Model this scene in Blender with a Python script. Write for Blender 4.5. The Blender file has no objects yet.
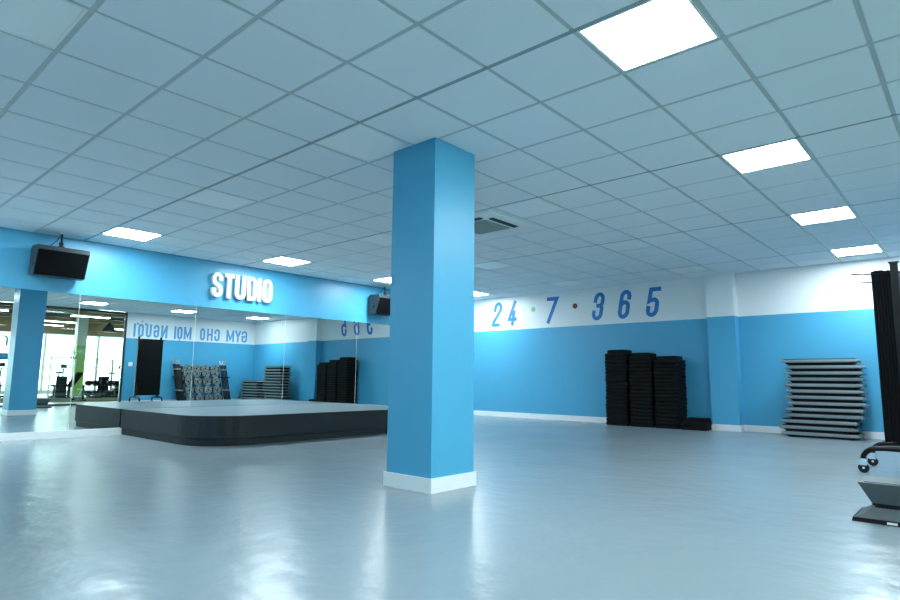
import bpy, math, random
from mathutils import Vector, Matrix
random.seed(7)
scn = bpy.context.scene
COL = scn.collection

# ------------------------------------------------------------------ camera
CAM_POS = (0.048, -0.035, 0.830)
YAW, PITCH, ROLL, FPX = -0.7277, 0.1320, 0.0095, 595.3
def cam_axes(y, p, r):
    F = Vector((math.sin(y)*math.cos(p), math.cos(y)*math.cos(p), math.sin(p)))
    Rt = Vector((math.cos(y), -math.sin(y), 0)); Up = Rt.cross(F)
    return Rt*math.cos(r)+Up*math.sin(r), Up*math.cos(r)-Rt*math.sin(r), F
_r, _u, _f = cam_axes(YAW, PITCH, ROLL)
cd = bpy.data.cameras.new('camera'); cam = bpy.data.objects.new('camera', cd); COL.objects.link(cam)
cd.sensor_fit = 'HORIZONTAL'; cd.sensor_width = 36; cd.lens = FPX/900*36; cd.clip_start = 0.02; cd.clip_end = 300
cam.matrix_world = Matrix(((_r.x, _u.x, -_f.x, CAM_POS[0]), (_r.y, _u.y, -_f.y, CAM_POS[1]), (_r.z, _u.z, -_f.z, CAM_POS[2]), (0, 0, 0, 1)))
scn.camera = cam

# ------------------------------------------------------------------ world, light levels, exposure
w = bpy.data.worlds.new('overcast_sky'); scn.world = w; w.use_nodes = True
w.node_tree.nodes['Background'].inputs[0].default_value = (0.86, 1.0, 1.0, 1)
w.node_tree.nodes['Background'].inputs[1].default_value = 9.0
PANEL_EMIT = 60.0
PANEL_COLOR = (0.84, 0.975, 1.03)
HALL_EMIT = 30.0
scn.view_settings.view_transform = 'Standard'; scn.view_settings.look = 'None'
scn.view_settings.exposure = 0.0; scn.view_settings.gamma = 1.0; scn.view_settings.use_curve_mapping = False

# ------------------------------------------------------------------ room dimensions (metres)
MX, RX, BY, FY, ZC = -9.28, 0.40, 11.0, -2.95, 2.72       # mirror wall, right wall, back wall, front wall, ceiling
T = 0.6
def gx(b): return (-2.4625-b)*T        # ceiling grid line b
def gy(a): return (a+4.4444)*T         # ceiling grid line a
BAND = 1.955                            # blue paint ends, white band begins

# ------------------------------------------------------------------ materials
MATS = {}
def mat(name, color, rough=0.5, metal=0.0, spec=0.5, var=0.0, vscale=6.0, bump=0.0, bscale=40.0, emit=None, estr=0.0, coat=0.0, stretch=(1, 1, 1), rvar=0.0, bdist=0.01):
    if name in MATS: return MATS[name]
    m = bpy.data.materials.new(name); m.use_nodes = True
    nt = m.node_tree; b = nt.nodes['Principled BSDF']
    b.inputs['Base Color'].default_value = (*color, 1); b.inputs['Roughness'].default_value = rough
    b.inputs['Metallic'].default_value = metal; b.inputs['Specular IOR Level'].default_value = spec
    b.inputs['Coat Weight'].default_value = coat; b.inputs['Coat Roughness'].default_value = 0.1
    if var or bump or rvar:
        tc = nt.nodes.new('ShaderNodeTexCoord'); mp = nt.nodes.new('ShaderNodeMapping')
        mp.inputs['Scale'].default_value = stretch
        nt.links.new(tc.outputs['Object'], mp.inputs['Vector'])
    if var or rvar:
        n = nt.nodes.new('ShaderNodeTexNoise'); n.inputs['Scale'].default_value = vscale; n.inputs['Detail'].default_value = 5
        nt.links.new(mp.outputs[0], n.inputs['Vector'])
    if var:
        r = nt.nodes.new('ShaderNodeMapRange'); r.inputs[1].default_value = 0.1; r.inputs[2].default_value = 0.9
        r.inputs[3].default_value = 1-var; r.inputs[4].default_value = 1+var
        nt.links.new(n.outputs['Fac'], r.inputs[0])
        x = nt.nodes.new('ShaderNodeVectorMath'); x.operation = 'SCALE'; x.inputs[0].default_value = color
        nt.links.new(r.outputs[0], x.inputs['Scale']); nt.links.new(x.outputs[0], b.inputs['Base Color'])
    if rvar:
        r2 = nt.nodes.new('ShaderNodeMapRange'); r2.inputs[1].default_value = 0.1; r2.inputs[2].default_value = 0.9
        r2.inputs[3].default_value = rough-rvar; r2.inputs[4].default_value = rough+rvar
        nt.links.new(n.outputs['Fac'], r2.inputs[0]); nt.links.new(r2.outputs[0], b.inputs['Roughness'])
    if bump:
        n2 = nt.nodes.new('ShaderNodeTexNoise'); n2.inputs['Scale'].default_value = bscale; n2.inputs['Detail'].default_value = 3
        nt.links.new(mp.outputs[0], n2.inputs['Vector'])
        bp = nt.nodes.new('ShaderNodeBump'); bp.inputs['Strength'].default_value = bump; bp.inputs['Distance'].default_value = bdist
        nt.links.new(n2.outputs['Fac'], bp.inputs['Height']); nt.links.new(bp.outputs[0], b.inputs['Normal'])
    if emit:
        b.inputs['Emission Color'].default_value = (*emit, 1); b.inputs['Emission Strength'].default_value = estr
    MATS[name] = m; return m

M_BLUE = mat('blue_paint', (0.072, 0.375, 0.60), 0.38, var=0.02, vscale=3, bump=0.05, bscale=160)
M_WHITE = mat('white_paint', (0.80, 0.84, 0.84), 0.45, var=0.015, vscale=3, bump=0.05, bscale=160)
M_BASE = mat('white_skirting', (0.82, 0.85, 0.86), 0.35, var=0.01)
M_FLOOR = mat('grey_vinyl_floor', (0.245, 0.30, 0.33), 0.25, spec=0.36, var=0.06, vscale=1.1, bump=0.42, bscale=4.5, rvar=0.03, bdist=0.02)
M_TILE = mat('ceiling_tile_board', (0.81, 0.865, 0.895), 0.85, spec=0.2, var=0.02, vscale=2.0, bump=0.12, bscale=220)
M_TEE = mat('ceiling_tee_metal', (0.47, 0.54, 0.55), 0.35, spec=0.5, var=0.02)
M_RUN = mat('ceiling_runner_metal', (0.27, 0.34, 0.37), 0.35, spec=0.5, var=0.02)
M_PLENUM = mat('ceiling_backing', (0.25, 0.28, 0.28), 0.9, var=0.05)
M_LED = mat('lit_diffuser', (0.9, 0.95, 0.95), 0.4, emit=PANEL_COLOR, estr=PANEL_EMIT)
M_OFF = mat('unlit_diffuser', (0.90, 0.93, 0.93), 0.35, spec=0.6, var=0.01)
M_FRAMEW = mat('white_metal_frame', (0.80, 0.84, 0.84), 0.35, var=0.01)
M_MIRROR = mat('mirror_silver', (0.80, 0.885, 0.875), 0.0, metal=1.0)
M_SEAM = mat('mirror_joint', (0.62, 0.68, 0.66), 0.4, metal=0.0, var=0.02)
M_BLACK = mat('black_plastic', (0.008, 0.010, 0.012), 0.5, spec=0.25, var=0.15, vscale=20, bump=0.05, bscale=200)
M_CLOTH = mat('black_speaker_cloth', (0.003, 0.004, 0.005), 0.95, spec=0.05, var=0.1, vscale=60, bump=0.3, bscale=900)
M_CAB = mat('speaker_cabinet', (0.035, 0.045, 0.052), 0.4, spec=0.35, var=0.06, bump=0.08, bscale=300)
M_LETTER = mat('white_acrylic_letter', (0.90, 0.93, 0.93), 0.3, var=0.005)
M_PRINT = mat('blue_wall_print', (0.012, 0.18, 0.52), 0.45, var=0.02)
M_PRINT2 = mat('pale_blue_wall_print', (0.11, 0.36, 0.66), 0.45, var=0.02)
M_GREEN = mat('green_dot_print', (0.22, 0.60, 0.25), 0.45, var=0.02)
M_RED = mat('red_dot_print', (0.22, 0.016, 0.022), 0.45, var=0.02)
M_STAGE = mat('stage_vinyl_dark', (0.020, 0.027, 0.030), 0.6, spec=0.25, var=0.06, vscale=4, bump=0.04, bscale=90)
M_STAGETOP = mat('stage_vinyl_top', (0.12, 0.155, 0.17), 0.33, var=0.05, vscale=2, bump=0.05, bscale=20)
M_RISER = mat('riser_rubber', (0.003, 0.004, 0.005), 0.6, spec=0.16, var=0.2, vscale=12, bump=0.1, bscale=120)
M_DECK = mat('deck_grey_plastic', (0.17, 0.215, 0.225), 0.4, var=0.08, vscale=7, bump=0.05, bscale=90)
M_PAD = mat('deck_black_rubber', (0.005, 0.006, 0.008), 0.7, spec=0.2, var=0.1, bump=0.15, bscale=250)
M_DECK2 = mat('deck_slate_plastic', (0.085, 0.108, 0.115), 0.5, spec=0.2, var=0.08, vscale=7, bump=0.05, bscale=90)
M_MAT = mat('black_foam', (0.003, 0.004, 0.005), 0.7, spec=0.12, var=0.15, vscale=5, bump=0.15, bscale=90)
M_CHROME = mat('chrome', (0.85, 0.88, 0.9), 0.12, metal=1.0)
M_STEEL = mat('black_steel', (0.005, 0.006, 0.007), 0.4, spec=0.2, var=0.05)
M_ACGRILLE = mat('air_grille', (0.34, 0.40, 0.38), 0.5, var=0.04)
M_DARK = mat('dark_slot', (0.02, 0.025, 0.025), 0.6, var=0.05)
M_PLATE = mat('grey_rubber_plate', (0.20, 0.235, 0.225), 0.5, var=0.1, vscale=12)
M_GLASSFRAME = mat('dark_aluminium', (0.035, 0.042, 0.045), 0.35, metal=0.3, var=0.05)
M_HFLOOR = mat('hall_floor_vinyl', (0.62, 0.68, 0.66), 0.3, var=0.05, vscale=1.5)
M_TURF = mat('olive_turf', (0.085, 0.095, 0.03), 0.9, var=0.25, vscale=25, bump=0.3, bscale=150)
M_HCEIL = mat('hall_ceiling_olive', (0.060, 0.058, 0.042), 0.8, var=0.2, vscale=2)
M_WOOD = mat('hall_wood_panel', (0.30, 0.20, 0.075), 0.6, var=0.3, vscale=2, stretch=(1, 0.3, 3))
M_LIME = mat('lime_paint', (0.36, 0.62, 0.12), 0.5, var=0.02)
M_HWHITE = mat('hall_white_paint', (0.82, 0.90, 0.88), 0.5, var=0.02)
M_HLED = mat('hall_lit_diffuser', (0.9, 0.95, 0.95), 0.4, emit=(0.92, 1.0, 0.98), estr=HALL_EMIT)
M_TEAL = mat('teal_plastic', (0.10, 0.30, 0.34), 0.4, var=0.05)
M_BLUESIGN = mat('blue_sign', (0.05, 0.25, 0.55), 0.4, var=0.03)
M_VINYL = mat('frosted_lettering', (0.33, 0.45, 0.47), 0.6, var=0.02)
M_VINYLW = mat('white_lettering', (0.92, 0.95, 0.95), 0.5, var=0.01)
M_GROUND = mat('outside_paving', (0.75, 0.78, 0.76), 0.8, var=0.05)
def glass_mat():
    m = bpy.data.materials.new('clear_glass'); m.use_nodes = True; nt = m.node_tree
    nt.nodes.remove(nt.nodes['Principled BSDF']); out = nt.nodes['Material Output']
    t = nt.nodes.new('ShaderNodeBsdfTransparent'); t.inputs[0].default_value = (0.93, 0.985, 0.97, 1)
    g = nt.nodes.new('ShaderNodeBsdfGlossy'); g.inputs['Roughness'].default_value = 0.0; g.inputs[0].default_value = (0.9, 1, 1, 1)
    fr = nt.nodes.new('ShaderNodeFresnel'); fr.inputs[0].default_value = 1.45
    mx = nt.nodes.new('ShaderNodeMixShader')
    nt.links.new(fr.outputs[0], mx.inputs[0]); nt.links.new(t.outputs[0], mx.inputs[1]); nt.links.new(g.outputs[0], mx.inputs[2])
    nt.links.new(mx.outputs[0], out.inputs['Surface']); return m
M_GLASS = glass_mat()

# ------------------------------------------------------------------ mesh helpers
class MB:
    def __init__(s): s.v, s.f, s.mi = [], [], []
    def add(s, v, f, mi=0):
        o = len(s.v); s.v += [tuple(p) for p in v]
        for q in f: s.f.append(tuple(i+o for i in q)); s.mi.append(mi)
        return s
    def box(s, x0, x1, y0, y1, z0, z1, mi=0):
        return s.add([(x0,y0,z0),(x1,y0,z0),(x1,y1,z0),(x0,y1,z0),(x0,y0,z1),(x1,y0,z1),(x1,y1,z1),(x0,y1,z1)],
                     [(0,3,2,1),(4,5,6,7),(0,1,5,4),(1,2,6,5),(2,3,7,6),(3,0,4,7)], mi)
    def frustum(s, w0, d0, w1, d1, z0, z1, mi=0, cx=0, cy=0):
        a, b, c, d = w0/2, d0/2, w1/2, d1/2
        return s.add([(cx-a,cy-b,z0),(cx+a,cy-b,z0),(cx+a,cy+b,z0),(cx-a,cy+b,z0),(cx-c,cy-d,z1),(cx+c,cy-d,z1),(cx+c,cy+d,z1),(cx-c,cy+d,z1)],
                     [(0,3,2,1),(4,5,6,7),(0,1,5,4),(1,2,6,5),(2,3,7,6),(3,0,4,7)], mi)
    def cham(s, x0, x1, y0, y1, z0, z1, c, mi=0):
        # box with chamfered upright and horizontal edges
        def ring(i, z): return [(x0+c+i,y0+i,z),(x1-c-i,y0+i,z),(x1-i,y0+c+i,z),(x1-i,y1-c-i,z),(x1-c-i,y1-i,z),(x0+c+i,y1-i,z),(x0+i,y1-c-i,z),(x0+i,y0+c+i,z)]
        k = c*0.6
        return s.rings([ring(k, z0), ring(0, z0+k), ring(0, z1-k), ring(k, z1)], mi)
    def rings(s, rs, mi=0, cap=True):
        n = len(rs[0]); v = [p for r in rs for p in r]; f = []
        for j in range(len(rs)-1):
            for i in range(n):
                f.append((j*n+i, j*n+(i+1)%n, (j+1)*n+(i+1)%n, (j+1)*n+i))
        if cap: f.append(tuple(reversed(range(n)))); f.append(tuple((len(rs)-1)*n+i for i in range(n)))
        return s.add(v, f, mi)
    def prism(s, poly, z0, z1, mi=0):
        return s.rings([[(x, y, z0) for x, y in poly], [(x, y, z1) for x, y in poly]], mi)
    def tube(s, pts, r, n=10, mi=0):
        pts = [Vector(p) for p in pts]; rs = []; prev = None
        for i, p in enumerate(pts):
            d = (pts[min(i+1, len(pts)-1)]-pts[max(i-1, 0)]).normalized()
            a = d.cross(Vector((0,0,1)))
            if a.length < 1e-3: a = d.cross(Vector((1,0,0)))
            if prev is not None and a.dot(prev) < 0: a = -a
            a.normalize(); prev = a; b = d.cross(a)
            rr = r[i] if isinstance(r, (list, tuple)) else r
            rs.append([tuple(p+a*rr*math.cos(2*math.pi*k/n)+b*rr*math.sin(2*math.pi*k/n)) for k in range(n)])
        return s.rings(rs, mi)
    def obj(s, name, mats, parent=None, loc=None, smooth=False):
        me = bpy.data.meshes.new(name); me.from_pydata(s.v, [], s.f)
        mats = mats if isinstance(mats, (list, tuple)) else [mats]
        for m in mats: me.materials.append(m)
        for p, i in zip(me.polygons, s.mi): p.material_index = i
        me.validate(); me.update()
        import bmesh
        bm = bmesh.new(); bm.from_mesh(me); bmesh.ops.recalc_face_normals(bm, faces=bm.faces[:]); bm.to_mesh(me); bm.free()
        if smooth:
            for p in me.polygons: p.use_smooth = True
        o = bpy.data.objects.new(name, me); COL.objects.link(o)
        if parent: o.parent = parent
        if loc: o.location = loc
        return o
def B(name, m, parent, *a, loc=None): return MB().box(*a).obj(name, m, parent, loc)
def tag(o, label, cat, group=None):
    o['label'] = label; o['category'] = cat
    if group: o['group'] = group
    return o
def thing(name, loc, label, cat, group=None, rz=0):
    o = bpy.data.objects.new(name, None); COL.objects.link(o); o.location = loc; o.rotation_euler[2] = rz; o.empty_display_size = 0.1
    return tag(o, label, cat, group)
def struct(o, label=None):
    o['kind'] = 'structure'
    if label: o['label'] = label
    return o
def dup(root, loc, rz=None, label=None, group=None, parent=None):
    c = root.copy(); COL.objects.link(c); c.parent = parent
    if loc is not None: c.location = loc
    if rz is not None: c.rotation_euler[2] = rz
    if label: c['label'] = label
    if group: c['group'] = group
    for ch in list(root.children):
        d = ch.copy(); COL.objects.link(d); d.parent = c
        for g in ch.children:
            e = g.copy(); COL.objects.link(e); e.parent = d
    return c

# ------------------------------------------------------------------ stroke lettering (condensed, heavy)
def arc(cx, cy, rx, ry, a0, a1, n=7):
    return [(cx+rx*math.cos(math.radians(a0+(a1-a0)*i/n)), cy+ry*math.sin(math.radians(a0+(a1-a0)*i/n))) for i in range(n+1)]
def O_path(x0=0, x1=1, y0=0, y1=1, rx=.5, ry=.2):
    return (arc(x1-rx,y1-ry,rx,ry,0,90)+arc(x0+rx,y1-ry,rx,ry,90,180)+arc(x0+rx,y0+ry,rx,ry,180,270)+arc(x1-rx,y0+ry,rx,ry,270,360))
GLYPH = {   # unit box 0..1 x 0..1 = stroke centre lines
 'S': [arc(.5,.8,.5,.2,0,90)[:]+arc(.5,.8,.5,.2,90,180)+[(0,.72),(.12,.6),(.88,.4),(1,.28)]+arc(.5,.2,.5,.2,0,-90)+arc(.5,.2,.5,.2,-90,-180)+[(0,.24)]],
 'T': [[(0,1),(1,1)],[(.5,1),(.5,0)]],
 'U': [[(0,1),(0,.2)]+arc(.5,.2,.5,.2,180,270)+arc(.5,.2,.5,.2,270,360)+[(1,1)]],
 'D': [[(0,0),(0,1),(.5,1)]+arc(.5,.8,.5,.2,90,0)+arc(.5,.2,.5,.2,0,-90)+[(0,0),(0,.1)]],
 'I': [[(.5,0),(.5,1)]],
 'O': [O_path()+[(1,.8),(1,.7)]],
 'G': [arc(.5,.8,.5,.2,0,90)+arc(.5,.8,.5,.2,90,180)+arc(.5,.2,.5,.2,180,270)+arc(.5,.2,.5,.2,270,360)+[(1,.5),(.55,.5)]],
 'C': [[(1,.7)]+arc(.5,.8,.5,.2,0,90)+arc(.5,.8,.5,.2,90,180)+arc(.5,.2,.5,.2,180,270)+arc(.5,.2,.5,.2,270,360)+[(1,.3)]],
 'H': [[(0,0),(0,1)],[(1,0),(1,1)],[(0,.5),(1,.5)]],
 'M': [[(0,0),(0,1)],[(1,0),(1,1)],[(0,1),(.5,.15),(1,1)]],
 'N': [[(0,0),(0,1)],[(1,0),(1,1)],[(0,1),(1,0)]],
 'Y': [[(0,1),(.5,.45)],[(1,1),(.5,.45)],[(.5,.5),(.5,0)]],
 '2': [[(0,.7)]+arc(.5,.8,.5,.2,180,90)+arc(.5,.8,.5,.2,90,0)+[(1,.66),(0,.12),(0,0),(1,0)]],
 '4': [[(.62,1),(0,.22),(1.1,.22)],[(.72,.0),(.72,.55)]],
 '7': [[(0,1),(1,1),(.38,0)]],
 '3': [[(0,.74)]+arc(.5,.8,.5,.2,180,90)+arc(.5,.8,.5,.2,90,0)+[(1,.62),(.82,.53),(.45,.53)],[(.82,.53),(1,.44),(1,.2)]+arc(.5,.2,.5,.2,0,-90)+arc(.5,.2,.5,.2,-90,-180)+[(0,.26)]],
 '6': [[(1,.76)]+arc(.5,.8,.5,.2,0,90)+arc(.5,.8,.5,.2,90,180)+arc(.5,.2,.5,.2,180,270)+arc(.5,.2,.5,.2,270,360)+arc(.5,.4,.5,.18,0,90)+arc(.5,.4,.5,.18,90,160)],
 '5': [[(1,1),(.05,1),(0,.55),(.15,.58)]+arc(.5,.42,.5,.18,110,0)+arc(.5,.2,.5,.2,0,-90)+arc(.5,.2,.5,.2,-90,-180)+[(0,.28)]],
}
def stroke(mb, pts, t, depth, F):
    # thick polyline in the letter plane, extruded; F maps (x, y, z) to the object's axes
    P = [Vector(p) for p in pts]; Q = [P[0]]
    for p in P[1:]:
        if (p-Q[-1]).length > 1e-4: Q.append(p)
    Q[0] = Q[0]-(Q[1]-Q[0]).normalized()*t/2; Q[-1] = Q[-1]+(Q[-1]-Q[-2]).normalized()*t/2     # square caps
    L, Rr = [], []
    for i, p in enumerate(Q):
        d0 = (Q[i]-Q[i-1]).normalized() if i else (Q[1]-Q[0]).normalized()
        d1 = (Q[i+1]-Q[i]).normalized() if i < len(Q)-1 else d0
        n0 = Vector((-d0.y, d0.x)); n1 = Vector((-d1.y, d1.x)); n = n0+n1
        n = n0 if n.length < 1e-3 else n.normalized()
        k = 1/max(.45, n.dot(n0)); L.append(p+n*t/2*k); Rr.append(p-n*t/2*k)
    for i in range(len(Q)-1):
        q = [L[i], L[i+1], Rr[i+1], Rr[i]]
        mb.n_seg = getattr(mb, 'n_seg', 0)+1; dd = depth*(1+.012*mb.n_seg)      # laps at joints, no coplanar faces
        mb.add([F(a.x, a.y, -.002*depth*mb.n_seg) for a in q]+[F(a.x, a.y, dd) for a in q], [(0,1,2,3),(7,6,5,4),(0,4,5,1),(1,5,6,2),(2,6,7,3),(3,7,4,0)])
def glyph(ch, wd, ht, t, depth, F, shear=0.0):
    mb = MB()
    for path in GLYPH[ch]:
        stroke(mb, [(t/2+x*(wd-t)+shear*(t/2+y*(ht-t)), t/2+y*(ht-t)) for x, y in path], t, depth, F)
    return mb

# ================================================================== STRUCTURE
struct(B('floor', M_FLOOR, None, MX-.15, RX, FY-.15, BY+.15, -.12, 0), 'smooth blue-grey vinyl floor with a soft sheen')
def two_tone(name, x0, x1, y0, y1):
    return struct(MB().box(x0, x1, y0, y1, 0, BAND, 0).box(x0, x1, y0, y1, BAND, ZC+.08, 1).obj(name, [M_BLUE, M_WHITE]))
wl = struct(MB().box(MX-.15, MX, FY, BY, 0, ZC+.08).obj('wall_left', [M_BLUE]), 'bright blue wall above and behind the mirrors')
wb = two_tone('wall_back', MX-.15, RX+.15, BY, BY+.15); wb['label'] = 'blue back wall with a white band along the ceiling'
PIL = (-3.52, -3.06, 10.80)
MB().box(PIL[0], PIL[1], PIL[2], BY, 0, BAND, 0).box(PIL[0], PIL[1], PIL[2], BY, BAND, ZC, 1).obj('pilaster', [M_BLUE, M_WHITE], wb)
GY1 = 6.80                                              # glass partition ends here, solid wall begins
wr = two_tone('wall_right', RX, RX+.15, GY1, BY); wr['label'] = 'blue wall with a white band beside the glass partition'
wf = two_tone('wall_front', MX-.15, RX+.15, FY-.15, FY); wf['label'] = 'blue and white wall behind the camera'
BH, BT = .105, .016
struct(MB().box(MX, PIL[0]-BT, BY-BT, BY, 0, BH).box(PIL[0]-BT, PIL[1]+BT, PIL[2]-BT, PIL[2], 0, BH).box(PIL[0]-BT, PIL[0], PIL[2], BY-BT, 0, BH)
       .box(PIL[1], PIL[1]+BT, PIL[2], BY-BT, 0, BH).box(PIL[1]+BT, RX, BY-BT, BY, 0, BH).obj('baseboard_back', M_BASE))
struct(B('baseboard_left', M_BASE, None, MX, MX+.03, FY, 3.355, 0, .095))
struct(B('baseboard_left', M_BASE, None, MX, MX+.03, 7.135, BY-BT, 0, .095))
struct(B('baseboard_right', M_BASE, None, RX-BT, RX, GY1, BY-BT, 0, BH))
# free-standing square column
CX0, CX1, CY0, CY1 = -3.515, -3.035, 3.235, 3.725
cl = struct(B('column', M_BLUE, None, CX0, CX1, CY0, CY1, 0, ZC+.02), 'square blue column standing in the middle of the floor')
MB().box(CX0-BT, CX1+BT, CY0-BT, CY0, 0, BH).box(CX0-BT, CX1+BT, CY1, CY1+BT, 0, BH).box(CX0-BT, CX0, CY0, CY1, 0, BH).box(CX1, CX1+BT, CY0, CY1, 0, BH).obj('baseboard', M_BASE, cl)

# ------------------------------------------------------------------ suspended ceiling
ce = struct(B('ceiling', M_PLENUM, None, MX-.15, RX+.15, FY-.15, BY+.15, ZC+.08, ZC+.16), 'suspended ceiling of pale square tiles')
NB0, NB1, NA0, NA1 = -4, 13, -10, 14
xs = sorted([gx(b) for b in range(-3, 13)])
ys = [gy(a) for a in range(-9, 14)]
def clampx(v): return min(max(v, MX+.002), RX-.002)
def clampy(v): return min(max(v, FY+.002), BY-.002)
LIGHTS = {}
for b in (-1, 3, 7, 11):
    for a in (-8, -4, 0, 4, 8, 12):
        LIGHTS[(a, b)] = b in (-1, 11)
AC = {(a, b) for a in (4, 5) for b in (4, 5)}
cells = []
for b in range(-4, 13):
    for a in range(-10, 14):
        if (a, b) in LIGHTS or (a, b) in AC: continue
        x0, x1 = clampx(gx(b+1)), clampx(gx(b)); y0, y1 = clampy(gy(a)), clampy(gy(a+1))
        if x1-x0 < .06 or y1-y0 < .06: continue
        cells.append((x0, x1, y0, y1))
G = .014
full = MB().rings([[(-.3+G,-.3+G,.02),(.3-G,-.3+G,.02),(.3-G,.3-G,.02),(-.3+G,.3-G,.02)], [(-.3+G,-.3+G,.003),(.3-G,-.3+G,.003),(.3-G,.3-G,.003),(-.3+G,.3-G,.003)],
                   [(-.3+G+.004,-.3+G+.004,0),(.3-G-.004,-.3+G+.004,0),(.3-G-.004,.3-G-.004,0),(-.3+G+.004,.3-G-.004,0)]])
proto_tile = None
def tile_key(c):
    d = Vector(((c[0]+c[1])/2-CAM_POS[0], (c[2]+c[3])/2-CAM_POS[1], ZC-CAM_POS[2]))
    ahead = d.dot(_f)
    return d.length if ahead > .3 else 100+d.length
cells.sort(key=tile_key)
rest = MB(); ntile = 0
for c in cells:
    x0, x1, y0, y1 = c
    hit = x0 < CX1 and x1 > CX0 and y0 < CY1 and y1 > CY0
    if ntile >= 300:
        if hit: continue
        rest.box(x0+G, x1-G, y0+G, y1-G, ZC, ZC+.02); continue
    ntile += 1
    if hit:
        m = MB(); e = .004
        x0 += G; x1 -= G; y0 += G; y1 -= G
        if x0 < CX0-e: m.box(x0, CX0-e, y0, y1, ZC, ZC+.02)
        if x1 > CX1+e: m.box(CX1+e, x1, y0, y1, ZC, ZC+.02)
        xa, xb = max(x0, CX0-e), min(x1, CX1+e)
        if y0 < CY0-e: m.box(xa, xb, y0, CY0-e, ZC, ZC+.02)
        if y1 > CY1+e: m.box(xa, xb, CY1+e, y1, ZC, ZC+.02)
        if m.v: m.obj('ceiling_tile', M_TILE, ce)
    elif abs(x1-x0-T) < .01 and abs(y1-y0-T) < .01:
        if proto_tile is None:
            proto_tile = full.obj('ceiling_tile', M_TILE, ce, ((x0+x1)/2, (y0+y1)/2, ZC))
        else:
            o = proto_tile.copy(); COL.objects.link(o); o.location = ((x0+x1)/2, (y0+y1)/2, ZC)
    else:
        MB().box(x0+G, x1-G, y0+G, y1-G, ZC, ZC+.02).obj('ceiling_tile', M_TILE, ce)
if rest.v:
    r_ = rest.obj('ceiling_tile_field', M_TILE, ce); r_['kind'] = 'stuff'
TW = .013
def cut_bar(along, c, w0, m, nm):
    # a bar along x or y at coordinate c, interrupted by column and air conditioner
    mb = MB(); segs = [(MX, RX)] if along == 'x' else [(FY, BY)]
    blocks = [(CX0, CX1, CY0, CY1), (gx(6)+.02, gx(4)-.02, gy(4)+.02, gy(6)-.02)]
    for k in blocks:
        lo, hi, p, q = (k[0], k[1], k[2], k[3]) if along == 'x' else (k[2], k[3], k[0], k[1])
        if p-w0 < c < q+w0:
            n = []
            for s0, s1 in segs:
                if hi < s0 or lo > s1: n.append((s0, s1)); continue
                if lo > s0: n.append((s0, lo))
                if hi < s1: n.append((hi, s1))
            segs = n
    for s0, s1 in segs:
        z0 = ZC+(.001 if m is M_RUN else .004)
        if along == 'x': mb.box(s0, s1, c-w0, c+w0, z0, ZC+.03)
        else: mb.box(c-w0, c+w0, s0, s1, z0+.0015, ZC+.029)
    mb.obj(nm, m, ce)
for a in range(-9, 14):
    heavy = a % 4 == 0
    cut_bar('x', gy(a), .0165 if heavy else TW, M_RUN if heavy else M_TEE, 'main_runner' if heavy else 'cross_tee')
for b in range(-3, 13):
    cut_bar('y', gx(b), TW, M_TEE, 'cross_tee')
# perimeter angle
for nm, bx in (('edge_trim', (MX, RX, BY-.02, BY, ZC+.002, ZC+.03)), ('edge_trim', (MX, MX+.02, FY, BY-.02, ZC+.002, ZC+.03))):
    B(nm, M_TEE, ce, *bx)

# ------------------------------------------------------------------ ceiling light panels
def make_light(lit):
    t = thing('ceiling_light', (0,0,0), '', 'light')
    h = .3
    MB().box(-h+G,h-G,-h+G,-h+.03,0,.028).box(-h+G,h-G,h-.03,h-G,0,.028).box(-h+G,-h+.03,-h+.03,h-.03,0,.028).box(h-.03,h-G,-h+.03,h-.03,0,.028).obj('frame', M_FRAMEW, t)
    B('diffuser', M_LED if lit else M_OFF, t, -h+.03, h-.03, -h+.03, h-.03, .004, .024)
    return t
ORD = {-8: 'behind the camera', -4: 'nearest overhead', 0: 'first', 4: 'second', 8: 'third', 12: 'fourth, next to the back wall'}
ROWN = {-1: 'lit square ceiling panel in the row along the glass partition, ', 3: 'unlit square ceiling panel in the row over the column, ',
        7: 'unlit square ceiling panel in the row left of the column, ', 11: 'lit square ceiling panel in the row along the mirrors, '}
TAIL = {-8: 'furthest behind the camera', -4: 'nearest above the camera', 0: 'first before the column', 4: 'second from the front', 8: 'third from the front', 12: 'last by the back wall'}
protos = {True: make_light(True), False: make_light(False)}; used = set()
for (a, b), lit in LIGHTS.items():
    loc = (gx(b+.5), gy(a+.5), ZC); lab = ROWN[b]+TAIL[a]; grp = 'lit ceiling panels' if lit else 'unlit ceiling panels'
    if a == -8 and b not in (-1, 11): continue
    if lit not in used:
        used.add(lit); p = protos[lit]; p.location = loc; p['label'] = lab; p['group'] = grp
    else: dup(protos[lit], loc, label=lab, group=grp)

# ------------------------------------------------------------------ air conditioner cassette
ac = thing('air_conditioner', (-4.41, 5.55, ZC), 'white square ceiling air conditioner cassette with grey grille and dark slots', 'air conditioner')
B('ceiling_board', M_TILE, ac, gx(6)+.014+4.41, gx(4)-.014+4.41, gy(4)+.014-5.55, gy(6)-.014-5.55, 0, .02)
h = .455
mb = MB()
mb.rings([[(-h,-h,.0),(h,-h,.0),(h,h,.0),(-h,h,.0)], [(-h+.004,-h+.004,-.02),(h-.004,-h+.004,-.02),(h-.004,h-.004,-.02),(-h+.004,h-.004,-.02)], [(-h+.05,-h+.05,-.034),(h-.05,-h+.05,-.034),(h-.05,h-.05,-.034),(-h+.05,h-.05,-.034)]])
mb.obj('panel', M_FRAMEW, ac)
gr = B('grille', M_ACGRILLE, ac, -.245, .245, -.245, .245, -.040, -.034)
for i in range(13): B('slat', M_ACGRILLE, gr, -.235, .235, -.228+i*.038-.006, -.228+i*.038+.006, -.046, -.040)
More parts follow.
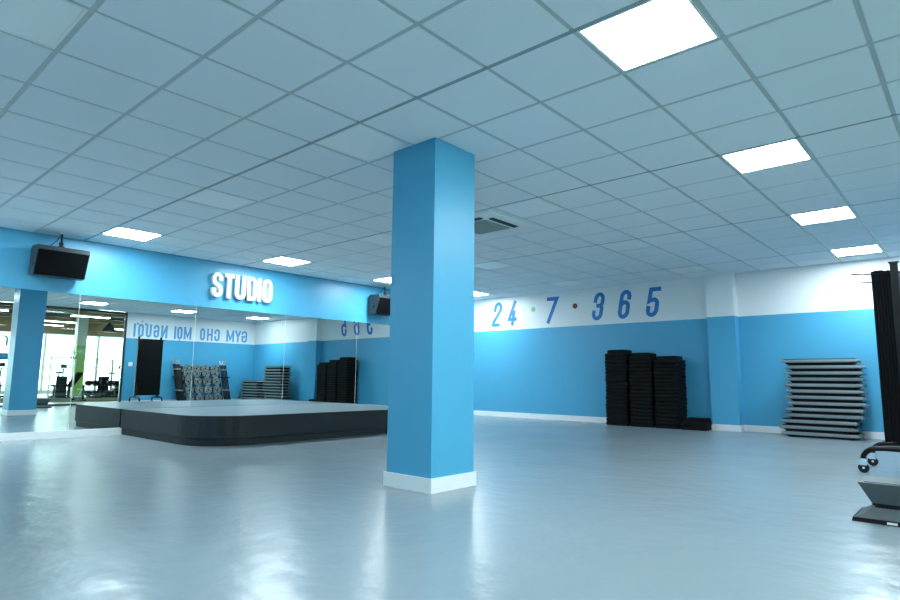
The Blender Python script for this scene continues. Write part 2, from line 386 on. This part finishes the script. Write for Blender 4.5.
for k in range(4):
    s_ = MB().box(-.26, .26, .30, .368, -.036, -.030).obj('air_outlet', M_FRAMEW if k < 2 else M_DARK, ac); s_.rotation_euler[2] = k*math.pi/2
    f_ = MB().add([(-.25,.350,-.037),(.25,.350,-.037),(.25,.305,-.046),(-.25,.305,-.046),(-.25,.350,-.034),(.25,.350,-.034),(.25,.305,-.043),(-.25,.305,-.043)],
                  [(0,1,2,3),(7,6,5,4),(0,4,5,1),(1,5,6,2),(2,6,7,3),(3,7,4,0)]).obj('louvre', M_FRAMEW if k < 2 else M_DARK, s_)

# ------------------------------------------------------------------ mirrors
mr = thing('wall_mirror', (MX, 4.36, .095), 'tall wall of frameless mirror panels under the blue band', 'mirror')
S0 = 4.33-1.65*4; PWID = 1.65
for i in range(8):
    y0 = S0+i*PWID; y1 = y0+PWID
    if y1 > BY: y1 = BY-.01
    B('mirror_panel', M_MIRROR, mr, .001, .006, y0+.002-4.36, y1-.002-4.36, 0, BAND-.005-.095)
    if i: B('joint_strip', M_SEAM, mr, .0015, .0075, y0-.0026-4.36, y0+.0026-4.36, 0, BAND-.005-.095)

# ------------------------------------------------------------------ stage
SX, SY0, SY1, SH = -6.78, 3.33, 7.16, .360
def stage_poly(ins, rad=.64):
    x1 = SX-ins; y0 = SY0+ins; y1 = SY1-ins; x0 = MX+.031; r = rad-ins
    return [(x0, y0)]+arc(x1-r, y0+r, r, r, -90, 0, 12)+arc(x1-r, y1-r, r, r, 0, 90, 12)+[(x0, y1)]
st = thing('stage', (0, 0, 0), 'low dark grey stage with rounded corners in front of the mirrors', 'stage')
MB().prism(stage_poly(.022), 0, .085).obj('plinth', M_STAGE, st)
MB().prism(stage_poly(.03), .085, .092).obj('shadow_gap', M_BLACK, st)
MB().prism(stage_poly(0), .092, SH-.004).obj('fascia', M_STAGE, st)
MB().prism(stage_poly(.003), SH-.004, SH).obj('top', M_STAGETOP, st)

# ------------------------------------------------------------------ loudspeakers
def make_speaker():
    t = thing('loudspeaker', (0,0,0), '', 'speaker', 'wall loudspeakers')
    W = .60
    prof = [(0, .02), (.05, 0), (.20, 0), (.335, .33), (.30, .385), (.05, .40), (0, .36)]
    v = [[(x, y, z) for x, z in prof] for y in (-W/2, W/2)]
    MB().rings(v).obj('cabinet', M_CAB, t)
    # cloth front on the sloping face
    a, b = Vector((.20, 0)), Vector((.335, .33)); n = Vector((b-a)); n = Vector((n.y, -n.x)).normalized()*.008
    a2, b2 = a+(b-a)*.03, a+(b-a)*.97
    q = []
    for p in (a2, b2, b2+n, a2+n): q.append((p.x, p.y))
    MB().rings([[(x, y, z) for x, z in q] for y in (-W/2+.012, W/2-.012)]).obj('grille_cloth', M_CLOTH, t)
    br = MB().tube([(.15, 0, .395), (.15, 0, .595)], .012).obj('bracket_rod', M_STEEL, t)
    B('ceiling_plate', M_FRAMEW, br, .11, .19, -.04, .04, .585, .595)
    MB().box(.115, .185, -.03, .03, .392, .42).tube([(.15, 0, .43), (.15, 0, .47)], .028).obj('swivel', M_BLACK, t)
    MB().tube([(.02, -.10, .37), (.05, -.10, .43), (.10, -.04, .50), (.14, -.012, .59)], .005, 6).obj('cable', M_BLACK, t)
    MB().tube([(.17, -W/2-.004, .14), (.17, -W/2+.002, .14)], .03, 14).obj('side_socket', M_BLACK, t)
    return t
sp = make_speaker(); sp.location = (MX+.06, 2.34, ZC-.595); sp['label'] = 'black loudspeaker hanging above the mirrors at the near end'
dup(sp, (MX+.06, 8.17, ZC-.595), label='black loudspeaker above the mirrors partly hidden by the column')

# ------------------------------------------------------------------ STUDIO letters
sg = thing('wall_sign', (MX, 4.62, 2.125), 'raised white letters reading STUDIO on the blue band', 'sign')
for ch, ya, yb in (('S', 4.54, 4.725), ('T', 4.755, 4.925), ('U', 4.950, 5.135), ('D', 5.165, 5.342), ('I', 5.366, 5.432), ('O', 5.458, 5.643)):
    F = lambda px, py, pz, yy=ya-4.62: (.012+pz, yy+px, py)
    glyph(ch, yb-ya, .41, .064, .05, F).obj('letter', M_LETTER, sg)

# ------------------------------------------------------------------ 24-7-365 on the back wall
wn = thing('wall_lettering', (0, BY, 2.045), 'blue slanted painted numbers 24 7 365 with green and red dots', 'lettering')
for ch, x, wd in (('2', -8.47, .235), ('4', -8.03, .235), ('7', -7.04, .29), ('3', -5.89, .24), ('6', -5.32, .24), ('5', -4.74, .245)):
    F = lambda px, py, pz, x=x: (x+px, -.001-pz, py)
    glyph(ch, wd, .57, .080, .002, F, .18).obj('digit', M_PRINT, wn)
for x, m in ((-7.30, M_GREEN), (-6.257, M_RED)):
    MB().tube([(x, -.001, .334), (x, -.003, .334)], .056, 24).obj('dot', m, wn)

# ------------------------------------------------------------------ GYM CHO MOI NGUOI on the right wall (read from the room)
wg = thing('wall_lettering', (RX, 0, 2.005), 'pale blue painted words GYM CHO MỌI NGƯỜI on the white band', 'lettering')
def put(ch, ystart, wd, name='letter'):
    F = lambda px, py, pz: (-.001-pz, ystart-px, py)
    return glyph(ch, wd, .40, .064, .002, F).obj(name, M_PRINT2, wg)
LAY = [('G', 10.72, .21), ('Y', 10.48, .21), ('M', 10.235, .28), ('C', 9.72, .19), ('H', 9.475, .20), ('O', 9.215, .17),
       ('M', 8.76, .25), ('O', 8.47, .17), ('I', 8.265, .056), ('N', 8.0, .20), ('G', 7.75, .175), ('U', 7.52, .17), ('O', 7.29, .17), ('I', 7.05, .056)]
for ch, yy, wd in LAY: put(ch, yy, wd)
# diacritics: dot under O, horns on U and O, grave on O
MB().tube([(-.001, 8.47-.085, -.024), (-.003, 8.47-.085, -.024)], .022, 14).obj('accent', M_PRINT2, wg)
for yy in (7.52-.17, 7.29-.17):
    MB().box(-.003, -.001, yy-.045, yy+.005, .36, .43).obj('accent', M_PRINT2, wg)
MB().add([(-.001,7.27,.50),(-.001,7.23,.50),(-.001,7.19,.44),(-.001,7.22,.44),(-.003,7.27,.50),(-.003,7.23,.50),(-.003,7.19,.44),(-.003,7.22,.44)],
         [(0,1,2,3),(7,6,5,4),(0,4,5,1),(1,5,6,2),(2,6,7,3),(3,7,4,0)]).obj('accent', M_PRINT2, wg)

# ------------------------------------------------------------------ black step risers along the back wall
NTH = 'first second third fourth fifth sixth seventh eighth ninth tenth eleventh twelfth thirteenth fourteenth fifteenth sixteenth seventeenth eighteenth nineteenth twentieth'.split()
RH, RW, RD = .0675, .44, .40
def riser_mesh(top):
    m = MB().cham(-RW/2, RW/2, -RD/2, RD/2, 0, RH-.004, .018)
    m.box(-RW/2+.03, RW/2-.03, -RD/2+.03, RD/2-.03, RH-.004, RH)
    if top:
        m.rings([[(-.18,-.15,RH),(.18,-.15,RH),(.18,.15,RH),(-.18,.15,RH)], [(-.18,-.15,RH+.052),(.18,-.15,RH+.052),(.18,.15,RH+.052),(-.18,.15,RH+.052)], [(-.155,-.125,RH+.066),(.155,-.125,RH+.066),(.155,.125,RH+.066),(-.155,.125,RH+.066)]])
    return m
rm = None; rt = None
STK = [(-5.15, 20, 'leftmost tall stack by the back wall'), (-4.67, 19, 'middle tall stack by the back wall'), (-4.19, 18, 'rightmost tall stack by the back wall'), (-3.745, 2, 'small low pile beside the pilaster')]
for x, n, where in STK:
    for k in range(n):
        top = k == n-1
        lab = 'black step riser, '+('topmost' if top else 'lowest' if k == 0 else NTH[k]+' from the floor')+' of the '+where
        loc = (x+random.uniform(-.006, .006), 10.725+random.uniform(-.006, .006), k*RH)
        src = rt if top else rm
        if src is None:
            o = riser_mesh(top).obj('step_riser', M_RISER, None, loc)
            if top: rt = o
            else: rm = o
        else:
            o = src.copy(); COL.objects.link(o); o.location = loc
        tag(o, lab, 'step riser', 'step risers in the '+where)

# ------------------------------------------------------------------ grey step decks
DW, DD, DH = 1.03, .38, .0915
def make_deck():
    t = thing('step_deck', (0,0,0), '', 'step deck')
    MB().frustum(DW-.20, DD-.08, DW-.12, DD-.04, 0, .033).obj('underside', M_PAD, t)
    MB().frustum(DW-.05, DD-.01, DW, DD, .033, .050).frustum(DW, DD, DW-.06, DD-.02, .050, .080).obj('shell', M_DECK, t)
    MB().frustum(DW-.09, DD-.05, DW-.10, DD-.06, .080, DH).obj('top_pad', M_PAD, t)
    return t
deck = make_deck(); first = True
DX, DY = -1.77, 10.61
OFF = [65, 55, 60, 85, 90, 100, 95, 95, 92, 95, 95, 100, 80]
for k in range(13):
    loc = (DX+(OFF[k]-92)*.0030, DY+random.uniform(-.01, .01), k*DH)
    lab = 'grey edged step deck, %s of the tall pile right of the pilaster' % ('topmost' if k == 12 else 'bottom' if k == 0 else ('second','third','fourth','fifth','sixth','seventh','eighth','ninth','tenth','eleventh','twelfth')[k-1]+' from the floor')
    if k == 0: d = deck; d.location = loc; d['label'] = lab; d['group'] = 'step decks in the tall pile'
    else: dup(deck, loc, random.uniform(-.012, .012), lab, 'step decks in the tall pile')
for k in range(8):
    loc = (-.36+random.uniform(-.03, .03), 10.62+random.uniform(-.01, .01), k*DH)
    lab = 'grey edged step deck, %s of the short pile in the corner' % ('topmost' if k == 7 else 'bottom' if k == 0 else ('second','third','fourth','fifth','sixth','seventh')[k-1]+' from the floor')
    dup(deck, loc, random.uniform(-.05, .05), lab, 'step decks in the short pile')

# two decks at the right edge, one turned over on the other
def big_deck(label, loc, flip, W, D, H):
    t = thing('step_deck', loc, label, 'step deck')
    if not flip:
        MB().frustum(W+.03, D+.03, W+.02, D+.02, 0, .024).obj('rim', M_PAD, t)
        MB().frustum(W, D, W-.20, D-.12, .024, H-.012).obj('shell', M_DECK2, t)
        MB().frustum(W-.20, D-.12, W-.20, D-.12, H-.012, H).obj('top_pad', M_PAD, t)
        B('sticker', M_LETTER, t, -W/2+.16, -W/2+.21, -D/2-.0165, -D/2-.0145, .006, .018)
    else:
        MB().frustum(W-.12, D-.10, W-.12, D-.10, 0, .012).obj('top_pad', M_PAD, t)
        MB().frustum(W-.12, D-.10, W, D, .012, H).obj('shell', M_DECK2, t)
        MB().box(-W/2+.03, W/2-.03, -D/2+.03, D/2-.03, H, H+.004).obj('underside', M_DECK2, t)
    return t
big_deck('grey step deck lying right way up near the glass, lower of two', (-.13, 4.60, 0), False, .95, .36, .095)
big_deck('grey step deck turned upside down on another deck near the glass', (-.10, 4.60, .095), True, .96, .34, .135)

# ------------------------------------------------------------------ wheeled mat rack
rk = thing('mat_rack', (-.497, 7.14, 0), 'black wheeled rack with hooks beside the glass partition', 'rack')
for s in (-.31, .31):
    p = B('post', M_STEEL, rk, -.03, .03, s-.02, s+.02, .20, 1.95)
    B('post_cap', M_BLACK, p, -.04, .04, s-.025, s+.025, 1.95, 1.96)
    pth = [(-.36, s, .125)]+[(-.36+.13-.13*math.cos(t_), s, .125+.105*math.sin(t_)) for t_ in [math.radians(x) for x in (20, 40, 60, 80)]]+[(-.18, s, .232), (.0, s, .232), (.18, s, .232)]+[(.23+.13*math.sin(math.radians(x)), s, .125+.105*math.cos(math.radians(x))) for x in (10, 30, 50, 70)]+[(.36, s, .125)]
    MB().tube(pth, .024, 8).obj('foot', M_STEEL, rk, smooth=True)
    for e in (-.36, .36):
        c = B('caster_fork', M_CHROME, rk, e-.03, e+.03, s-.024, s+.024, .068, .13)
        wv = MB().tube([(e, s-.016, .045), (e, s+.016, .045)], .045, 18).obj('wheel', M_BLACK, c)
        MB().tube([(e, s-.019, .045), (e, s+.019, .045)], .011, 12).obj('hub', M_CHROME, c)
B('base_bar', M_CHROME, rk, -.02, .02, -.31, .31, .235, .255)
B('top_bar', M_STEEL, rk, -.02, .02, -.29, .29, 1.84, 1.88)
for s in (-.295, .295):
    MB().tube([(.0, s, 1.865), (-.25, s, 1.865), (-.34, s, 1.88)], .007, 6).obj('hook', M_STEEL, rk)
    MB().tube([(.0, s, 1.865), (.18, s, 1.865), (.27, s, 1.88)], .007, 6).obj('hook', M_STEEL, rk)
def fmat(x, lab):
    m = MB().cham(-.012, .012, -.302, .302, 0, 1.60, .006)
    o = m.obj('exercise_mat', M_MAT, None, (x, 7.14+random.uniform(-.006, .006), .285+random.uniform(0, .012)))
    return tag(o, lab, 'mat', 'mats hanging on the wheeled rack')
NM = 6
for i in range(NM):
    x = -.668+i*.0242
    fmat(x, 'black exercise mat on the wheeled rack, outermost towards the stage' if i == 0 else 'black exercise mat in the bundle on the wheeled rack, %s from the stage side' % NTH[i])

# ------------------------------------------------------------------ weight set rack on the right wall
class SB(MB):
    def obj(s, *a, **k):
        s.v = [(x+.40*z, y, z) for x, y, z in s.v]; return MB.obj(s, *a, **k)
def SBX(name, m, parent, *a): return SB().box(*a).obj(name, m, parent)
WX, WY = -.30, 8.97
pr = thing('weight_rack', (WX, WY, 0), 'black barbell and plate rack against the blue wall', 'rack')
for s in (-.62, .62):
    SB().box(-.03, .03, s-.025, s+.025, 0, 1.16).box(-.12, .55, s-.03, s+.03, 0, .05).obj('upright', M_STEEL, pr)
ROWZ = [.16, .42, .68, .93, 1.09]
COLY = [-.45, -.15, .15, .45]
for z in ROWZ:
    bar = SBX('crossbar', M_STEEL, pr, -.02, .02, -.60, .60, z-.06, z+.06)
    for yy in COLY: SB().tube([(-.02, yy, z), (-.22, yy, z)], .013, 8).obj('peg', M_CHROME, bar)
for s in (-.76, .76):
    SBX('bar_holder', M_STEEL, pr, -.20, .10, s-.08, s+.08, .05, .09)
    SB().box(-.22, .06, s-.105, s-.085, .80, .83).box(-.22, .06, s+.085, s+.105, .80, .83).box(-.24, -.22, s-.105, s+.105, .80, .83).obj('bar_holder', M_STEEL, pr)
def make_plate():
    t = thing('weight_plate', (0,0,0), '', 'weight plate')
    n = 20; R0, R1 = .125, .016
    def ring(r, x): return [(x, r*math.cos(2*math.pi*k/n), r*math.sin(2*math.pi*k/n)) for k in range(n)]
    m = MB(); rs = [ring(R1, .02), ring(R1+.035, .022), ring(R1+.04, .012), ring(R0-.025, .012), ring(R0-.02, .022), ring(R0-.005, .022), ring(R0, .016), ring(R0, -.016), ring(R0-.005, -.022), ring(R1, -.02)]
    m.rings(rs+[rs[0]], cap=False); m.obj('disc', M_PLATE, t)
    for k in range(3):
        a = 2*math.pi*k/3+.5
        c, s_ = math.cos(a)*.078, math.sin(a)*.078
        g = MB().tube([(.0122, c, s_), (.0142, c, s_)], .020, 10).obj('grip_hole', M_DARK, t)
    MB().tube([(.0, 0, 0), (.028, 0, 0)], .030, 12).obj('hub', M_BLACK, t)
    return t
wp = None
RN = ['bottom', 'second', 'third', 'fourth', 'top']; CN = ['first', 'second', 'third', 'fourth']
for i, z in enumerate(ROWZ):
    for j, yy in enumerate(COLY):
        lab = 'grey weight plate on the %s row of the rack, %s from the glass partition' % (RN[i], CN[j])
        if wp is None:
            wp = make_plate(); wp.rotation_euler[2] = math.pi; o = wp
        else: o = dup(wp, None)
        o.location = (WX+.40*z-.09-(.01*((i+j) % 3)), WY+yy, z); o['label'] = lab; o['group'] = 'weight plates on the wall rack'
        o.rotation_euler[0] = random.uniform(0, 2)
def make_bar():
    t = thing('barbell', (0,0,0), '', 'barbell', 'barbells standing in the wall rack')
    SB().tube([(0,0,0), (0,0,1.12)], .020, 8).obj('shaft', M_BLACK, t)
    SB().tube([(0,0,1.12), (0,0,1.26)], .026, 10).obj('sleeve', M_CHROME, t)
    SB().tube([(0,0,.30), (0,0,.34)], .034, 10).obj('collar', M_PLATE, t)
    SB().tube([(0,0,.95), (0,0,.99)], .034, 10).obj('collar', M_PLATE, t)
    return t
bb = None
for s, side in ((-.76, 'near the glass partition'), (.76, 'near the corner')):
    for i in range(6):
        loc = (WX+.40*.09-.17+.09*(i//2), WY+s+(-.05 if i % 2 else .05), .09)
        lab = 'black barbell in the weight rack '+side+', %s one of the %s pair' % (('nearer', 'farther')[i % 2], ('front', 'middle', 'rear')[i//2])
        if bb is None: bb = make_bar(); bb.location = loc; bb['label'] = lab
        else: dup(bb, loc, label=lab)
sw = thing('light_switch', (RX, 6.98, 1.18), 'white light switch plate on the blue wall by the glass', 'switch')
B('plate', M_FRAMEW, sw, -.010, 0, -.06, .06, -.06, .06); B('rocker', M_LETTER, sw, -.014, -.010, -.025, .025, -.035, .035)

# ================================================================== GLASS PARTITION (window_1)
wi = bpy.data.objects.new('window_1', None); COL.objects.link(wi); wi.location = (RX, 0, 0); struct(wi, 'glass partition with dark frame between the studio and the gym hall')
B('frame', M_GLASSFRAME, wi, 0, .08, FY, GY1, 0, .05); B('frame', M_GLASSFRAME, wi, 0, .08, FY, GY1, ZC-.075, ZC)
B('frame', M_GLASSFRAME, wi, 0, .08, GY1-.06, GY1, .05, ZC-.075)
PE = [FY, -1.0, 1.0, 3.0, 5.0, GY1-.06]
for i in range(5):
    p = B('pane', M_GLASS, wi, .035, .045, PE[i]+.004, PE[i+1]-.004, .05, ZC-.075)
    if i == 3: pane_a = p
    if i == 4: pane_b = p
def vinyl(txt, y, z, size, m, parent):
    cu = bpy.data.curves.new('t', 'FONT'); cu.body = txt; cu.size = size; cu.extrude = .0006
    ob = bpy.data.objects.new('t', cu); COL.objects.link(ob)
    dg = bpy.context.evaluated_depsgraph_get(); me = bpy.data.meshes.new_from_object(ob.evaluated_get(dg))
    bpy.data.objects.remove(ob)
    me.materials.clear(); me.materials.append(m)
    o = bpy.data.objects.new('glass_lettering', me); COL.objects.link(o); o.parent = parent
    o.matrix_local = Matrix(((0,0,1,.0475),(1,0,0,y),(0,1,0,z),(0,0,0,1)))
vinyl('m.', 3.50, 1.58, .62, M_VINYL, pane_a)
vinyl('the how', 5.26, 1.44, .21, M_VINYL, pane_b)
vinyl('the', 5.15, .96, .16, M_VINYL, pane_b)
vinyl('7', 5.62, .22, .36, M_VINYLW, pane_b)

# ================================================================== GYM HALL beyond the glass (seen in the mirrors)
HX, HY0, HY1, HZ = 13.0, FY, 14.5, 3.45
struct(B('floor', M_HFLOOR, None, RX, HX+.2, HY0-.15, HY1+.15, -.12, 0), 'pale glossy floor of the gym hall')
struct(B('floor', M_TURF, None, 3.0, 7.6, HY0, HY1, 0, .006), 'olive turf lane in the gym hall')
hc = struct(B('ceiling', M_HCEIL, None, RX+.16, HX+.2, HY0-.15, HY1+.15, HZ, HZ+.1), 'dark exposed ceiling of the gym hall')
for i in range(6): B('beam', M_WOOD if i % 2 else M_HCEIL, hc, 2.5+i*1.9, 2.75+i*1.9, HY0, HY1, HZ-.18, HZ)
struct(B('wall_hall_side', M_HWHITE, None, RX+.15, HX+.2, HY1, HY1+.15, 0, HZ), 'white end wall of the gym hall')
struct(B('wall_hall_near', M_HWHITE, None, RX, HX+.2, HY0-.15, HY0, 0, HZ), 'white near wall of the gym hall')
struct(B('wall_hall_studio', M_HWHITE, None, RX+.15, RX+.17, GY1, HY1, 0, HZ))
struct(B('wall_hall_studio', M_HWHITE, None, RX+.02, RX+.16, HY0, GY1, ZC+.16, HZ))
hw = struct(MB().box(HX, HX+.2, HY0, HY1, 2.72, HZ, 1).box(HX, HX+.2, HY0, HY1, 0, .12, 0).obj('wall_hall_far', [M_HWHITE, M_WOOD]), 'window wall of the gym hall with wood panelling above')
y = HY0; n = 2
while y < HY1-.1:
    y1 = min(y+2.18, HY1)
    wv = bpy.data.objects.new('window_%d' % n, None); COL.objects.link(wv); wv.location = (HX, y, .12); struct(wv, 'tall bright window of the gym hall'); n += 1
    H2 = 2.60; L = y1-y
    MB().box(0, .1, 0, .05, 0, H2).box(0, .1, L-.05, L, 0, H2).box(0, .1, .05, L-.05, 0, .05).box(0, .1, .05, L-.05, H2-.05, H2).obj('window_frame', M_HWHITE, wv)
    B('mullion', M_HWHITE, wv, .02, .08, L/2-.02, L/2+.02, .05, H2-.05)
    for q0, q1 in ((.05, L/2-.02), (L/2+.02, L-.05)): B('pane', M_GLASS, wv, .045, .055, q0, q1, .05, H2-.05)
    y = y1
struct(B('ground_outside', M_GROUND, None, HX+.2, 60, -30, 45, -.25, -.12), 'pale paving outside the hall windows')
for x, yy, lab in ((9.2, 8.22, 'white square hall column with a lime green lower half'),):
    c = struct(MB().box(x-.18, x+.18, yy-.18, yy+.18, 0, 2.05, 0).box(x-.18, x+.18, yy-.18, yy+.18, 2.05, HZ, 1).obj('column', [M_LIME, M_HWHITE]), lab)
# linear lamps
def lin(x, y, lab, first=[None]):
    if first[0] is None:
        t = thing('linear_lamp', (x, y, HZ-.45), lab, 'light', 'linear lamps in the gym hall')
        B('body', M_FRAMEW, t, -.10, .10, -.65, .65, .012, .06); B('diffuser', M_HLED, t, -.09, .09, -.64, .64, 0, .012)
        for s in (-.5, .5): MB().tube([(0, s, .06), (0, s, .45)], .006, 6).obj('hanger', M_STEEL, t)
        first[0] = t
    else: t = dup(first[0], (x, y, HZ-.45), label=lab)
    return t
for i, x in enumerate((3.4, 6.2, 9.6, 11.8)):
    for j, yy in enumerate((1.0, 4.4, 7.6, 10.8)):
        lin(x, yy, 'glowing linear lamp under the hall ceiling, %s line from the glass, %s from the camera' % (('first', 'second', 'third', 'fourth')[i], ('nearest', 'second', 'third', 'farthest')[j]))
pd = thing('pendant_lamp', (7.2, 8.6, 2.55), 'dark conical pendant hanging below the hall ceiling', 'lamp')
rr = lambda r, z: [(r*math.cos(2*math.pi*k/18), r*math.sin(2*math.pi*k/18), z) for k in range(18)]
MB().rings([rr(.26, 0), rr(.24, .06), rr(.07, .32), rr(.05, .36)]).obj('shade', M_BLACK, pd); MB().tube([(0,0,.36), (0,0,.90)], .012, 6).obj('cord', M_BLACK, pd)

# exercise machines
def cable_tower(loc, rz, lab):
    t = thing('cable_machine', loc, lab, 'gym machine', 'cable machines in the gym hall', rz)
    for s in (-.35, .35):
        B('upright', M_FRAMEW, t, -.04, .04, s-.02, s+.02, .06, 1.40); B('foot', M_STEEL, t, -.35, .35, s-.045, s+.045, 0, .06)
    B('top_beam', M_STEEL, t, -.025, .025, -.37, .37, 1.40, 1.44)
    ws = B('weight_stack', M_DARK, t, -.10, .10, -.15, .15, .06, .80)
    for k in range(8): B('weight_plate', M_STEEL, ws, -.11, .11, -.16, .16, .09+k*.085, .09+k*.085+.07)
    MB().tube([(0, -.12, .80), (0, -.12, 1.40)], .008, 6).tube([(0, .12, .80), (0, .12, 1.40)], .008, 6).obj('guide_rod', M_CHROME, t)
    MB().tube([(.05, 0, 1.40), (.30, 0, 1.15)], .006, 6).obj('cable', M_BLACK, t)
    MB().tube([(.30, -.22, 1.10), (.30, 0, 1.15), (.30, .22, 1.10)], .014, 8).obj('handle_bar', M_CHROME, t)
    return t
def bike(loc, rz, lab):
    t = thing('exercise_bike', loc, lab, 'exercise bike', 'exercise bikes in the gym hall', rz)
    for s in (-.45, .45): MB().tube([(s, -.25, .03), (s, .25, .03)], .03, 8).obj('floor_bar', M_STEEL, t)
    MB().tube([(-.45, 0, .04), (-.1, 0, .30), (.30, 0, .34), (.45, 0, .04)], .035, 8).obj('frame', M_TEAL, t)
    MB().tube([(.34, -.03, .34), (.34, .03, .34)], .25, 20).obj('flywheel', M_STEEL, t)
    MB().tube([(-.15, 0, .28), (-.25, 0, .92)], .025, 8).obj('seat_post', M_CHROME, t)
    MB().frustum(.12, .20, .26, .22, .90, .98, cx=-.25).obj('saddle', M_BLACK, t)
    MB().tube([(.28, 0, .34), (.38, 0, 1.08)], .028, 8).obj('stem', M_STEEL, t)
    MB().tube([(.52, -.22, 1.14), (.38, -.20, 1.08), (.36, 0, 1.08), (.38, .20, 1.08), (.52, .22, 1.14)], .016, 8).obj('handlebar', M_BLACK, t)
    B('console', M_DARK, t, .36, .40, -.11, .11, 1.12, 1.28)
    for s in (-1, 1): MB().tube([(.05, s*.06, .30), (.05, s*.12, .30+s*.14)], .012, 6).tube([(.05, s*.08, .30+s*.14), (.05, s*.20, .30+s*.14)], .022, 6).obj('pedal', M_STEEL, t)
    return t
def bench(loc, rz, lab):
    t = thing('weight_bench', loc, lab, 'bench', 'benches in the gym hall', rz)
    MB().cham(-.60, .18, -.14, .14, .40, .48, .02).obj('seat_pad', M_BLACK, t)
    b = MB().cham(0, .62, -.14, .14, 0, .08, .02).obj('back_pad', M_BLACK, t, (.20, 0, .42)); b.rotation_euler[1] = -.9
    for s in (-.5, .12): MB().box(s-.03, s+.03, -.03, .03, .04, .40).box(s-.03, s+.03, -.25, .25, 0, .04).obj('leg', M_STEEL, t)
    return t
cable_tower((4.8, 6.45, .006), 0.2, 'black cable machine standing on the turf, nearest the lime column')
cable_tower((6.6, 8.35, .006), -.4, 'black cable machine on the turf, behind the row of dumbbells')
bike((8.6, 7.45, 0), .5, 'teal exercise bike in front of the windows left of the lime column')
bike((8.9, 9.55, 0), .9, 'teal exercise bike in front of the windows right of the lime column')
bike((8.4, 5.4, 0), .4, 'teal exercise bike near the blue board')
bike((8.8, 6.0, 0), .3, 'teal exercise bike second from the blue board')
bench((6.9, 7.2, .006), 2.6, 'black weight bench with a raised back on the turf')
bench((10.2, 9.9, 0), 2.0, 'black weight bench by the far windows')
# dumbbell rack with dumbbells close to the glass
dr = thing('dumbbell_rack', (3.6, 7.62, .006), 'low two tier dumbbell rack on the turf edge', 'rack')
for s in (-.85, .85): MB().box(-.22, .22, s-.03, s+.03, 0, .05).box(-.03, .03, s-.03, s+.03, .05, .52).obj('upright', M_STEEL, dr)
for z in (.16, .50): B('shelf', M_STEEL, dr, -.14, .10, -.85, .85, z-.02, z)
def dumbbell():
    t = thing('dumbbell', (0,0,0), '', 'dumbbell', 'dumbbells on the low rack')
    MB().tube([(-.07,0,0), (.07,0,0)], .016, 8).obj('grip', M_CHROME, t)
    for s in (-1, 1): MB().tube([(s*.055,0,0), (s*.07,0,0), (s*.14,0,0), (s*.15,0,0)], [.06, .085, .085, .07], 12).obj('head', M_BLACK, t)
    return t
db = None
for r_, z in enumerate((.16, .50)):
    for i in range(8):
        loc = (3.58, 7.62-.72+i*.205, .006+z+.085)
        lab = 'black dumbbell on the %s shelf of the low rack, number %d counted from the glass frame' % (('lower', 'upper')[r_], i+1)
        lab = 'black dumbbell on the %s shelf of the low rack, %s from the camera side' % (('lower', 'upper')[r_], ('first', 'second', 'third', 'fourth', 'fifth', 'sixth', 'seventh', 'last')[i])
        if db is None: db = dumbbell(); db.location = loc; db['label'] = lab
        else: dup(db, loc, label=lab)
bs = thing('hall_board', (11.5, 6.15, 1.45), 'blue board hanging in front of the hall windows', 'sign')
B('panel', M_BLUESIGN, bs, 0, .03, -.45, .45, 0, .28); MB().tube([(.015, -.4, .28), (.015, -.4, HZ-1.45)], .006, 6).tube([(.015, .4, .28), (.015, .4, HZ-1.45)], .006, 6).obj('hanger', M_STEEL, bs)
